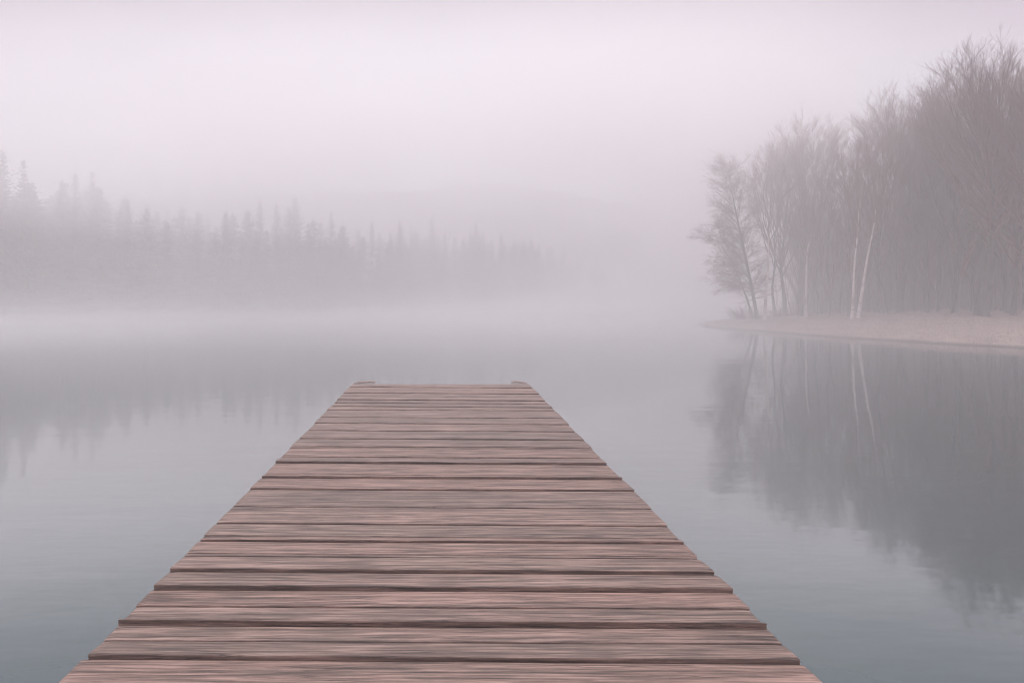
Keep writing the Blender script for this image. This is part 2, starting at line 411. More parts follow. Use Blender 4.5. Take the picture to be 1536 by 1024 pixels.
# ------------------------------------------------------------------ bark materials
def bark(name, c0, c1, marks=False):
    m, nt = mat_new(name)
    tc = N(nt, 'ShaderNodeTexCoord')
    n1 = noise(nt, mapping(nt, tc.outputs['Object'], (6, 6, .8)), 1.5, 4, .6)
    col = ramp(nt, n1, [(.3, c0), (.7, c1)]).outputs[0]
    if marks:
        n2 = noise(nt, mapping(nt, tc.outputs['Object'], (1.5, 1.5, 14), (3, 1, 0)), 1.0, 2, .5)
        n3 = noise(nt, mapping(nt, tc.outputs['Object'], (1, 1, 1.2), (3, 1, 7)), 1.0, 2, .5)
        mk = ramp(nt, n2, [(.60, 0), (.68, .75)])
        mk2 = ramp(nt, n3, [(.52, 0), (.66, .7)])
        col = mixc(nt, mk.outputs[0], col, (.09, .075, .07)); col = mixc(nt, mk2.outputs[0], col, (.22, .18, .17))
    b = N(nt, 'ShaderNodeBsdfPrincipled', i_Roughness=.9); nt.links.new(col, b.inputs['Base Color'])
    b.inputs['Specular IOR Level'].default_value = .2
    bp = N(nt, 'ShaderNodeBump', i_Strength=.6, i_Distance=.03); nt.links.new(n1, bp.inputs['Height']); nt.links.new(bp.outputs[0], b.inputs['Normal'])
    finish(nt, b.outputs[0]); return m
m_bark = bark('dark_bark', (.045, .034, .032), (.11, .084, .078))
m_twig = bark('twig_bark', (.13, .062, .058), (.21, .115, .107))
m_birch = bark('pale_birch_bark', (.46, .40, .385), (.66, .58, .56), True)

# ------------------------------------------------------------------ bare trees
def unit(v): return v / (np.linalg.norm(v) + 1e-9)
def perp(d, rs):
    r = rs.normal(size=3); r -= d * np.dot(r, d); return unit(r)

def polyline(p, d, L, n, rs, wander, trop, tdir=np.array([0, 0, 1.])):
    P = [p]; D = [d]
    for i in range(n):
        d = unit(d + wander * rs.normal(size=3) + trop * tdir / n)
        p = p + d * L / n; P.append(p); D.append(d)
    return np.array(P), np.array(D)

def twigs_batch(gm, starts, dirs, L, rs, r0, upt, seg=2, k=3):
    """many thin twigs at once (k-sided tapered tubes)"""
    n = len(starts)
    if n == 0: return
    P = [starts]; d = dirs.copy(); Lv = L * rs.uniform(.5, 1.15, size=(n, 1))
    for i in range(seg):
        d = d + rs.normal(size=(n, 3)) * .16; d[:, 2] += upt; d /= np.linalg.norm(d, axis=1)[:, None]
        P.append(P[-1] + d * Lv / seg)
    P = np.stack(P, 1)                       # n, seg+1, 3
    T = P[:, -1] - P[:, 0]; T /= np.linalg.norm(T, axis=1)[:, None] + 1e-9
    ref = np.where(np.abs(T[:, :1]) < .8, np.array([[1., 0, 0]]), np.array([[0, 1., 0]]))
    A = np.cross(T, ref); A /= np.linalg.norm(A, axis=1)[:, None] + 1e-9; B = np.cross(T, A)
    a = np.arange(k) * 2 * math.pi / k
    ring = np.cos(a)[None, :, None] * A[:, None, :] + np.sin(a)[None, :, None] * B[:, None, :]   # n,k,3
    rad = np.linspace(1, .35, seg + 1) * r0
    V = P[:, :, None, :] + rad[None, :, None, None] * ring[:, None, :, :]      # n,seg+1,k,3
    base = (np.arange(n) * (seg + 1) * k)[:, None, None]
    i = np.arange(seg)[None, :, None] * k; j = np.arange(k)[None, None, :]; j2 = (j + 1) % k
    Fq = np.stack([base + i + j, base + i + j2, base + i + k + j2, base + i + k + j], -1).reshape(-1, 4)
    gm.add(V.reshape(-1, 3), f4=Fq)

def bare_tree(seed, H=15., trunk_h=.22, leaders=5, spread=(8, 24), lat_ang=(22, 42), lat_n=17, lean=(0, 0), r0=.22, droop=0.0, stems=None,
              twig_len=.75, lat_len=.26, base_flare=1.5, tw=1.0, lead_trop=.16):
    rs = np.random.RandomState(seed); up = np.array([0, 0, 1.])
    tr = Geo(); cr = Geo(); trunks = []
    stems = stems or [((0, 0, 0), lean, 1.0)]
    for sp, ln, sc in stems:
        g1 = Geo()
        d0 = unit(np.array([ln[0], ln[1], 1.]))
        P, D = polyline(np.array(sp, float) + np.array([0, 0, -.15]), d0, H * sc * trunk_h, 9, rs, .022, .05)
        rad = r0 * sc * np.linspace(1, .72, len(P)); rad[0] *= base_flare; rad[1] *= 1 + (base_flare - 1) * .3
        K = 12; rad2 = np.repeat(rad[:, None], K, 1) * (1 + .06 * np.sin(np.arange(K) * 2.4 + seed))[None, :]
        rad2[0] *= 1 + .22 * np.sin(np.arange(K) * 3.0 + seed)
        lead = []
        nl = leaders
        az0 = rs.uniform(0, 6.28)
        for j in range(nl):
            az = az0 + j * 2 * math.pi / nl + rs.uniform(-.4, .4)
            an = R(rs.uniform(*spread)) * (0.15 if j == 0 else 1)
            q = unit(np.array([math.cos(az), math.sin(az), 0]))
            dd = unit(D[-1] * math.cos(an) + q * math.sin(an))
            t = 1.0 if j == 0 else rs.uniform(.62, 1.0)
            k = int(t * (len(P) - 1)); p = P[k]
            L = (H * sc - p[2]) * rs.uniform(.86, 1.0) / max(.75, dd[2])
            if j == 0: L = H * sc - p[2]
            LP, LD = polyline(p, dd, L * .97, 14, rs, .022, lead_trop)
            r1 = rad[k] * (.82 if j == 0 else rs.uniform(.42, .62))
            tt = np.linspace(0, 1, len(LP)); lr = r1 * (1 - tt) ** 1.05 + .007
            lead.append((LP, LD, L, lr, j))
            if j == 0:
                # the trunk runs on up into the main leader
                m_ = 7
                allP = np.vstack([P, LP[1:m_]]); r_ = np.vstack([rad2, np.repeat(lr[1:m_][:, None], K, 1)])
                # smooth radius transition
                r_[len(P) - 1] = (r_[len(P) - 2] + r_[len(P)]) / 2
                g1.tube(allP, r_, K); cr.tube(LP[m_ - 1:], lr[m_ - 1:], 7)
            else: cr.tube(LP, lr, 7)
        trunks.append(g1)
        S3, D3 = [], []
        for LP, LD, L, lr, j in lead:
            n = lat_n if j else int(lat_n * 1.3)
            for q in range(n):
                t = rs.uniform(.10 if j else .05, 1.0) ** .72; x = t * (len(LP) - 1); k = int(x); fr = x - k
                p = LP[k] * (1 - fr) + LP[k + 1] * fr; d = LD[k + 1]
                an = R(rs.uniform(*lat_ang)); pd = perp(d, rs)
                if droop: pd = unit(pd + np.array([-.5, 0, 0]))
                dd = unit(d * math.cos(an) + pd * math.sin(an))
                ll = H * sc * lat_len * (1.05 - .62 * t) * rs.uniform(.6, 1.15)
                BP, BD = polyline(p, dd, ll, 7, rs, .045, .35 - droop * rs.uniform(.6, 1.8))
                br = max(.008, lr[k] * .36) * (1 - np.linspace(0, 1, len(BP))) ** .8 + .005 * tw
                cr.tube(BP, br, 5)
                m = max(4, int(ll * 6.0))
                for w in range(m):
                    t2 = rs.uniform(.12, 1.0); x2 = t2 * (len(BP) - 1); k2 = min(int(x2), len(BP) - 2); f2 = x2 - k2
                    p2 = BP[k2] * (1 - f2) + BP[k2 + 1] * f2; d2 = BD[k2 + 1]
                    a2 = R(rs.uniform(20, 48)); e = unit(d2 * math.cos(a2) + perp(d2, rs) * math.sin(a2))
                    L2 = (.55 + .5 * (1 - t2)) * twig_len * rs.uniform(.8, 1.6)
                    TP, TD = polyline(p2, e, L2, 3, rs, .10, .25 - droop * .5)
                    cr.tube(TP, (.0065 * tw, .0055 * tw, .0045 * tw, .0035 * tw), 3)
                    for z in range(6):
                        k3 = rs.randint(0, 3); fr3 = rs.uniform()
                        S3.append(TP[k3] * (1 - fr3) + TP[k3 + 1] * fr3)
                        a3 = R(rs.uniform(18, 50)); D3.append(TD[k3 + 1] * math.cos(a3) + perp(TD[k3 + 1], rs) * math.sin(a3))
        twigs_batch(cr, np.array(S3), np.array(D3), twig_len * .62, rs, .0042 * tw, .10 - droop * .12)
    zmax = max(v[:, 2].max() for v in cr.v); f = H / zmax
    for gq in trunks + [cr]:
        gq.v = [v * np.array([1, 1, f]) for v in gq.v]
    return [g.mesh('trunk') for g in trunks], cr.mesh('crown')

def dome_tree(seed, H=15., Rc=.25, nlead=18, r0=.22, flare=1.4, low=.16, nlat=12, twl=.62, shape=.40, kinks=.012, fork=.72):
    """vase-shaped bare tree: limbs sweep out of the trunk and up to a rounded top outline"""
    rs = np.random.RandomState(seed); tr = Geo(); cr = Geo(); Rc = Rc * H
    nz_ = 16; tz = np.linspace(-.15, H * fork, nz_)
    ph = rs.uniform(0, 6.28, 4)
    cxy = np.stack([H * kinks * np.sin(tz * .45 + ph[0]) + H * kinks * .4 * np.sin(tz * 1.3 + ph[1]), H * kinks * np.sin(tz * .4 + ph[2])], 1); cxy -= cxy[0]
    TP = np.column_stack([cxy, tz]); trr = r0 * (1 - .80 * np.linspace(0, 1, nz_) ** .9); trr[0] *= flare; trr[1] *= 1 + (flare - 1) * .25
    K = 12; rad2 = np.repeat(trr[:, None], K, 1) * (1 + .07 * np.sin(np.arange(K) * 2.4 + seed))[None, :]; rad2[0] *= 1 + .25 * np.sin(np.arange(K) * 3.0 + seed)
    tr.tube(TP, rad2, K)
    S3, D3 = [], []
    az0 = rs.uniform(0, 6.28)
    for j in range(nlead):
        u = (j + .5) / nlead; r = Rc * math.sqrt(u) * rs.uniform(.85, 1.08); az = az0 + j * 2.39996 + rs.uniform(-.35, .35)
        e = max(0, 1 - (r / (Rc * 1.1)) ** 2)
        zt = H * (1 - shape + shape * math.sqrt(e)) * rs.uniform(.93, 1.0)
        h0 = H * min(fork - .02, low + (fork - low - .05) * (1 - u) * rs.uniform(.5, 1.1) + rs.uniform(0, .10))
        k = np.interp(h0, tz, np.arange(nz_)); p0 = np.array([np.interp(h0, tz, TP[:, 0]), np.interp(h0, tz, TP[:, 1]), h0]); rr = np.interp(h0, tz, trr)
        p2 = np.array([r * math.cos(az), r * math.sin(az), zt]) + np.array([p0[0], p0[1], 0]); w = p2 - p0
        p1 = p0 + np.array([w[0] * .62, w[1] * .62, w[2] * rs.uniform(.38, .5)])
        t = np.linspace(0, 1, 15)[:, None]
        LP = (1 - t) ** 2 * p0 + 2 * t * (1 - t) * p1 + t * t * p2
        jit = rs.normal(size=LP.shape) * .0028 * H; jit = (jit + np.roll(jit, 1, 0)) / 2; jit[:2] = 0; LP = LP + jit
        LD = np.gradient(LP, axis=0); LD /= np.linalg.norm(LD, axis=1)[:, None]
        L = np.linalg.norm(w); lr = min(rr * .62, .0085 * L + .012) * (1 - t[:, 0]) ** 1.0 + .005
        cr.tube(LP, lr, 6)
        for q in range(nlat):
            tt_ = rs.uniform(.12, 1.0) ** .62; x = tt_ * 14; k = min(int(x), 13); fr = x - k
            p = LP[k] * (1 - fr) + LP[k + 1] * fr; d = LD[min(k + 1, 14)]
            an = R(rs.uniform(13, 34)); out = unit(np.array([p[0], p[1], 0]) + 1e-3) ; pd = perp(d, rs); pd = unit(pd + out * .35)
            dd = unit(d * math.cos(an) + pd * math.sin(an))
            ll = H * .165 * (1.12 - .55 * tt_) * rs.uniform(.55, 1.15)
            BP, BD = polyline(p, dd, ll, 6, rs, .05, .30)
            cr.tube(BP, max(.007, lr[k] * .40) * (1 - np.linspace(0, 1, 7)) ** .8 + .0035, 4)
            m = max(5, int(ll * 4.6))
            for w_ in range(m):
                x2 = rs.uniform(.10, 1.0) * 6; k2 = min(int(x2), 5); f2 = x2 - k2
                pp = BP[k2] * (1 - f2) + BP[k2 + 1] * f2; d2 = BD[k2 + 1]; a2 = R(rs.uniform(12, 34))
                e_ = unit(d2 * math.cos(a2) + perp(d2, rs) * math.sin(a2)); L2 = twl * rs.uniform(.6, 1.5)
                QP, QD = polyline(pp, e_, L2, 3, rs, .08, .22)
                cr.tube(QP, (.0048, .0042, .0034, .0026), 3)
                for z in range(6):
                    k3 = rs.randint(0, 3); f3 = rs.uniform(); S3.append(QP[k3] * (1 - f3) + QP[k3 + 1] * f3)
                    a3 = R(rs.uniform(12, 36)); D3.append(QD[k3 + 1] * math.cos(a3) + perp(QD[k3 + 1], rs) * math.sin(a3))
    twigs_batch(cr, np.array(S3), np.array(D3), twl * .75, rs, .0032, .08)
    zmax = max(v[:, 2].max() for v in cr.v); f = H / zmax
    for gq in (tr, cr): gq.v = [v * np.array([1, 1, f]) for v in gq.v]
    return [tr.mesh('trunk')], cr.mesh('crown')

def make_tree(name, meshes, mt, mc, loc, rz, label, group=None, sc=1.0, scz=None, cat='tree'):
    root = empty(name, loc, rz)
    tag(root, label, cat, group)
    root.scale = (sc, sc, scz or sc)
    tr, cr = meshes
    for t in tr:
        o = bpy.data.objects.new('trunk', t); COL.objects.link(o); o.parent = root
        if not t.materials: t.materials.append(mt)
    o = bpy.data.objects.new('crown', cr); COL.objects.link(o); o.parent = root
    if not cr.materials: cr.materials.append(mc)
    return root

def copy_tree(src, loc, rz, label, sc, scz=None, group=None):
    r = src.copy(); COL.objects.link(r); r.location = loc; r.rotation_euler = (0, 0, rz); r.scale = (sc, sc, scz or sc)
    r['label'] = label
    if group: r['group'] = group
    for ch in src.children:
        c = ch.copy(); COL.objects.link(c); c.parent = r
    return r
def gz(x, y): return float(height(np.array([x]), np.array([y]))[0]) - .03

rs = random.Random(11)
# (photo column, distance) -> ground point
def at(pxx, Y): X = (pxx - VX) / F * Y; return (X, Y, gz(X, Y))

# named trees along the edge of the bank
GF = 'bare trees standing at the front of the grove'
T = {}
def weeping(seed):
    rs = np.random.RandomState(seed); tr = Geo(); cr = Geo(); H = 10.6
    def trunk(x0, y0, pts, r0, r1, first):
        z = np.array([p[1] for p in pts]); x = np.array([p[0] for p in pts]); zz = np.linspace(z[0], z[-1], 18)
        # smooth interpolation through the points
        c = np.polyfit(z, x, 3); xx = np.polyval(c, zz); rr = np.linspace(r0, r1, 18)
        if first: rr[0] *= 1.35
        P = np.column_stack([xx + x0, y0 + .05 * np.sin(zz * .6), zz]); tr.tube(P, rr, 10); return P, rr
    A = trunk(0, 0, [(0, -.15), (-.42, 2.5), (-1.1, 5.5), (-1.65, 8.2), (-2.0, 10.2)], .125, .012, True)
    B = trunk(-.12, .25, [(0, -.15), (-.75, 2.2), (-1.7, 4.2), (-2.6, 5.6)], .075, .012, True)
    S3, D3 = [], []
    for (P, rr), n, zmin in ((A, 150, .14), (B, 44, .25)):
        for q in range(n):
            t = zmin + (1 - zmin) * (q + rs.uniform()) / n; x = t * 17; k = min(int(x), 16); f = x - k
            p = P[k] * (1 - f) + P[k + 1] * f; zr = p[2] / H
            left = rs.uniform() < .66
            az = math.pi + rs.uniform(-1.25, 1.25) if left else rs.uniform(-1.5, 1.5)
            L = (2.65 if left else 2.0) * (1 - .42 * zr ** 2.2) * rs.uniform(.6, 1.05)
            el = R(rs.uniform(2, 58) + 22 * zr)
            d = np.array([math.cos(az) * math.cos(el), math.sin(az) * math.cos(el), math.sin(el)])
            BP, BD = polyline(p, d, L, 9, rs, .085, -.55 * (1 - zr * 1.3) if left else .1)
            cr.tube(BP, rs.uniform(.5, 1.0) * max(.009, rr[k] * .26) * (1 - np.linspace(0, 1, 10)) ** .9 + .0035, 4)
            for w_ in range(int(L * 8)):
                x2 = rs.uniform(.12, 1) * 9; k2 = min(int(x2), 8); f2 = x2 - k2
                pp = BP[k2] * (1 - f2) + BP[k2 + 1] * f2; a2 = R(rs.uniform(15, 45)); d2 = BD[k2 + 1]
                e = unit(d2 * math.cos(a2) + perp(d2, rs) * math.sin(a2))
                QP, QD = polyline(pp, e, rs.uniform(.35, .95), 4, rs, .07, -.28 * (1 - zr * 1.5))
                cr.tube(QP, (.0055, .0048, .004, .0034, .0026), 3)
                for z in range(7):
                    k3 = rs.randint(0, 4); S3.append(QP[k3] + (QP[k3 + 1] - QP[k3]) * rs.uniform()); a3 = R(rs.uniform(15, 45))
                    D3.append(QD[k3 + 1] * math.cos(a3) + perp(QD[k3 + 1], rs) * math.sin(a3))
    twigs_batch(cr, np.array(S3), np.array(D3), .50, rs, .0034, -.10)
    return [tr.mesh('trunk')], cr.mesh('crown')
T['lean'] = make_tree('leaning_tree', weeping(21), m_bark, m_twig, at(1136, 45.5), 0, 'dark slender tree leaning left over the tip of the bank, with fine drooping branches')
def bend(ms, f, dx=0.0, dy=0.0):
    for me in ms:
        c = np.empty(len(me.vertices) * 3, np.float32); me.vertices.foreach_get('co', c); c = c.reshape(-1, 3)
        c[:, 0] += f(c[:, 2]) + dx; c[:, 1] += dy; me.vertices.foreach_set('co', c.ravel()); me.update()
def curve(zs, xs):
    zz = np.linspace(0, 14, 60); xx = np.interp(zz, zs, xs)
    for _ in range(12): xx[1:-1] = (xx[:-2] + xx[1:-1] * 2 + xx[2:]) / 4
    return lambda z: np.interp(z, zz, xx)
BK = dict(Rc=.14, nlead=11, flare=1.25, low=.36, fork=.60, kinks=.004, nlat=9, twl=.5, shape=.5)
bt, bc = dome_tree(22, 12.0, r0=.115, **BK); bend(bt + [bc], curve([0, 3.5, 8, 12], [0, .2, .5, .55]))
T['birch'] = make_tree('birch_tree', (bt, bc), m_birch, m_twig, at(1147, 43.9), 0, 'single straight birch with pale white trunk beside the leaning tree')
bt, bc = dome_tree(26, 11.0, r0=.085, **BK); bend(bt + [bc], curve([0, 4, 7, 11], [0, .1, .8, 1.3]))
make_tree('birch_tree', (bt, bc), m_birch, m_twig, at(1209, 43.8), 0, 'thin pale birch bending right, dimmer than the others, midway between the white ones')
bt, bc = dome_tree(23, 11.5, r0=.095, **BK); bend(bt + [bc], curve([0, 2.5, 5.3, 11], [0, .14, .42, .5]), dx=-.2)
bt2, bc2 = dome_tree(27, 12.3, r0=.11, **BK); bend(bt2 + [bc2], curve([0, 2.5, 5.5, 8, 12], [0, .42, 1.08, 1.3, 1.4]), dx=.18, dy=.08)
T['twin'] = make_tree('birch_tree', (bt + bt2, bc), m_birch, m_twig, at(1283, 40.5), 0, 'twin-stemmed birch with two white trunks curving apart to the right')
link('crown', bc2, m_twig, T['twin'])
T['dark2'] = make_tree('bare_tree', dome_tree(24, 10.5, Rc=.15, nlead=12, r0=.13),
                       m_bark, m_twig, at(1276, 42.0), .4, 'dark tall tree standing right behind the twin-stemmed birch', GF)
T['big'] = make_tree('bare_tree', dome_tree(25, 16.4, Rc=.24, nlead=38, r0=.25, flare=1.75, low=.24, nlat=13),
                     m_bark, m_twig, at(1472, 38.5), 0, 'largest tree of the grove, its thick flared trunk alone on the open bank', GF)
# prototypes for the rest, first use is the tree itself
proto_args = [(31, dict(Rc=.26, nlead=32, r0=.17, nlat=13)), (32, dict(Rc=.19, nlead=22, r0=.14)), (33, dict(Rc=.29, nlead=34, r0=.19, nlat=13)),
              (34, dict(Rc=.13, nlead=10, r0=.11, low=.22)), (35, dict(Rc=.24, nlead=16, low=.10, shape=.5, r0=.15))]
front = [  # column, distance, top row, proto, label
    (1164, 47.5, 200, 3, 'dark tree directly behind the single white birch'),
    (1178, 46.5, 172, 1, 'upright tree just right of the single white birch, lower than its right neighbour'),
    (1204, 45.5, 142, 1, 'tall fan-shaped tree midway between the single birch and the twin birch'),
    (1230, 46.5, 158, 3, 'slim straight tree just left of the gap in the treetops'),
    (1326, 44.0, 118, 1, 'tall tree right of the twin birch, first high crown after the gap'),
    (1352, 46.5, 104, 0, 'wide tree with a high rounded crown right of the twin birch'),
    (1388, 45.0, 128, 1, 'slender tree between the twin birch and the largest tree'),
    (1432, 42.5, 90, 4, 'wide tree whose crown touches the left side of the largest tree'),
    (1515, 41.0, 70, 2, 'tall broad tree standing just right of the largest tree'),
    (1560, 37.0, 78, 0, 'near dark tree with thin trunk at the right edge of the bank'),
    (1520, 38.5, 110, 1, 'narrow tree between the largest tree and the right edge of the photo'),
    (1578, 34.0, 60, 2, 'nearest broad tree, its crown reaching in from beyond the right edge'),
    (1640, 35.0, 70, 0, 'tree standing beyond the right edge, only its outer branches in view'),
]
protos = {}
for (pxx, Y, top, k, lab) in front:
    loc = at(pxx, Y); H = (VY - top) / F * Y + EYE - loc[2]; s = H / 15.0
    if k not in protos:
        sd_, kw = proto_args[k]
        protos[k] = make_tree('bare_tree', dome_tree(sd_, **kw), m_bark, m_twig, loc, rs.uniform(0, 6.28), lab, GF, sc=s)
    else: copy_tree(protos[k], loc, rs.uniform(0, 6.28), lab, s, group=GF)
# the grove behind
env_px = np.array([1080, 1110, 1150, 1200, 1240, 1265, 1285, 1330, 1370, 1390, 1440, 1500, 1560, 1700, 2000.])
env_y = np.array([320, 260, 225, 180, 210, 280, 210, 150, 180, 120, 85, 85, 80, 70, 60.])
GB = 'bare trees deep in the misty grove on the right bank'
LB = 'slender bare tree deep in the misty grove on the right bank'
placed = []
def try_place(x, y, dmin):
    for a, b_ in placed:
        if (a - x) ** 2 + (b_ - y) ** 2 < dmin * dmin: return False
    placed.append((x, y)); return True
n = 0
while n < 48:
    Y = 43 + 45 * rs.random() ** 1.3; c = 1640 - 490 * rs.random() ** 1.7
    X = (c - VX) / F * Y
    hgt_ = gz(X, Y)
    if hgt_ < .55: continue
    if Y < 44 and c < 1500: continue
    if not try_place(X, Y, 1.3): continue
    top = np.interp(c, env_px, env_y) + rs.uniform(60, 140)
    H = min(19, (VY - top) / F * Y + EYE - hgt_); s = H / 15.0
    copy_tree(protos[rs.choice([0, 1, 1, 3, 3, 4])], (X, Y, hgt_), rs.uniform(0, 6.28), LB, s * rs.uniform(.75, .95), s, GB); n += 1
n = 0
while n < 70:
    Y = 66 + 38 * rs.random(); c = 1640 - 500 * rs.random(); X = (c - VX) / F * Y; hgt_ = gz(X, Y)
    if hgt_ < .3 or not try_place(X, Y, 1.3): continue
    top = np.interp(c, env_px, env_y) + rs.uniform(95, 170)
    s = max(.5, ((VY - top) / F * Y + EYE - hgt_) / 15.0)
    copy_tree(protos[rs.choice([0, 1, 2, 4])], (X, Y, hgt_), rs.uniform(0, 6.28), LB, s, min(s, 1.25), GB); n += 1
# trees on the bank further right, only just outside the frame (they show in the water)
# saplings
sap = dome_tree(41, 7.5, Rc=.16, nlead=12, r0=.045, flare=1.1, low=.06, nlat=8, twl=.45, shape=.6, fork=.85)
GS = 'thin young trees between the larger trunks of the grove'
LS = 'thin young tree filling the space between the larger trunks'
n = 0; sp0 = None
while n < 230:
    Y = 43.5 + 40 * rs.random() ** 1.0; c = 1620 - 475 * rs.random() ** 1.2; X = (c - VX) / F * Y; hgt_ = gz(X, Y)
    if hgt_ < .6 or (Y < 44.5 and 1440 < c < 1500): continue
    if not try_place(X, Y, .7): continue
    s = rs.uniform(.8, 1.35)
    if sp0 is None: sp0 = make_tree('young_tree', sap, m_bark, m_twig, (X, Y, hgt_), 0, LS, GS, sc=s)
    else: copy_tree(sp0, (X, Y, hgt_), rs.uniform(0, 6.28), LS, s, group=GS)
    n += 1
nr = np.random.RandomState(77); ns_ = 26000
Yu = nr.uniform(47, 84, ns_); Xu = (nr.uniform(1150, 1640, ns_) - VX) / F * Yu; Hu = height(Xu, Yu)
okk = (Hu > .62) & (wob(Xu, Yu, .7, 6) + nr.uniform(-.9, .9, ns_) > -.1); Xu, Yu, Hu = Xu[okk], Yu[okk], Hu[okk]; nu = len(Xu)
du = np.column_stack([nr.normal(size=nu) * .18, nr.normal(size=nu) * .18, np.ones(nu)]); du /= np.linalg.norm(du, axis=1)[:, None]
ug = Geo()
for q_ in range(4):
    sl = slice(q_ * nu // 4, (q_ + 1) * nu // 4)
    twigs_batch(ug, np.column_stack([Xu, Yu, Hu - .03])[sl], du[sl], (1.3, 2.0, 2.8, 3.6)[q_], nr, (.008, .010, .013, .016)[q_], .15, seg=3)
tag(link('undergrowth', ug.mesh('undergrowth'), m_twig), 'thin grey-brown undergrowth between the trunks of the grove', kind='stuff')
# low twiggy shrub at the foot of the leaning tree
def shrub_mesh(seed, h, n):
    r_ = np.random.RandomState(seed); g1 = Geo(); S, D = [], []
    for i in range(n):
        az = r_.uniform(0, 6.28); an = R(r_.uniform(5, 55)); d = np.array([math.cos(az) * math.sin(an), math.sin(az) * math.sin(an), math.cos(an)])
        P, DD = polyline(np.array([math.cos(az) * .1, math.sin(az) * .1, -.05]), d, h * r_.uniform(.6, 1.1), 6, r_, .09, .2)
        g1.tube(P, np.linspace(.014, .005, 7), 4)
        for q in range(14):
            k = r_.randint(1, 6); S.append(P[k]); a3 = R(r_.uniform(20, 60)); D.append(DD[k] * math.cos(a3) + perp(DD[k], r_) * math.sin(a3))
    twigs_batch(g1, np.array(S), np.array(D), h * .28, r_, .005, .08)
    return g1.mesh('shrub')
shr = None
for (c, Y, s, lab) in [(1112, 47.5, 1.0, 'low twiggy shrub leftmost on the tip of the bank'), (1122, 46.6, 1.25, 'low twiggy shrub touching the foot of the leaning tree'),
                       (1172, 46.5, .8, 'small twiggy shrub right of the single white birch')]:
    p = at(c, Y)
    if shr is None: shr = link('shrub', shrub_mesh(3, 1.1, 26), m_twig); o = shr
    else: o = shr.copy(); COL.objects.link(o)
    o.location = p; o.scale = (s * 1.5, s * 1.5, s * .8); o.rotation_euler = (0, 0, rs.uniform(0, 6)); tag(o, lab, 'shrub', 'low shrubs on the tip of the bank')

# grass on the bank
m_grass, nt = mat_new('dry_grass_blades')
g = N(nt, 'ShaderNodeNewGeometry')
c = ramp(nt, g.outputs['Random Per Island'], [(0, (.18, .135, .115)), (.4, (.36, .28, .25)), (1, (.56, .45, .42))])
b = N(nt, 'ShaderNodeBsdfPrincipled', i_Roughness=.9); nt.links.new(c.outputs[0], b.inputs['Base Color']); b.inputs['Specular IOR Level'].default_value = .1
finish(nt, b.outputs[0])
nr = np.random.RandomState(9)
NB = 210000
Yg = nr.uniform(25, 58, NB); Xg = (nr.uniform(1040, 1620, NB) - VX) / F * Yg
clump = wob(Xg, Yg, 1.9, 3) + .6 * wob(Xg, Yg, 5.3, 1) + nr.uniform(-.5, .5, NB)
Hg = height(Xg, Yg); ok = (Hg > .05) & (clump > -.25)
Xg, Yg, Hg = Xg[ok], Yg[ok], Hg[ok]; NB = len(Xg)
az = nr.uniform(0, 6.28, NB); ln = nr.uniform(.04, .15, NB) * (1 + .4 * np.clip(wob(Xg, Yg, 2.6, 4), 0, 1)); lean_ = nr.uniform(.2, 1.1, NB)
w_ = .006
bx_, by_ = np.cos(az) * w_, np.sin(az) * w_; la = az + math.pi / 2 + nr.uniform(-.8, .8, NB)
tx, ty = np.cos(la) * np.sin(lean_) * ln, np.sin(la) * np.sin(lean_) * ln; tz = np.cos(lean_) * ln
V = np.stack([np.stack([Xg - bx_, Yg - by_, Hg - .01], -1), np.stack([Xg + bx_, Yg + by_, Hg - .01], -1), np.stack([Xg + tx, Yg + ty, Hg + tz], -1)], 1)
tag(link('grass', mesh_np('grass', V.reshape(-1, 3), [np.arange(NB * 3).reshape(-1, 3)]), m_grass), 'short pale dry grass covering the right bank', kind='stuff')

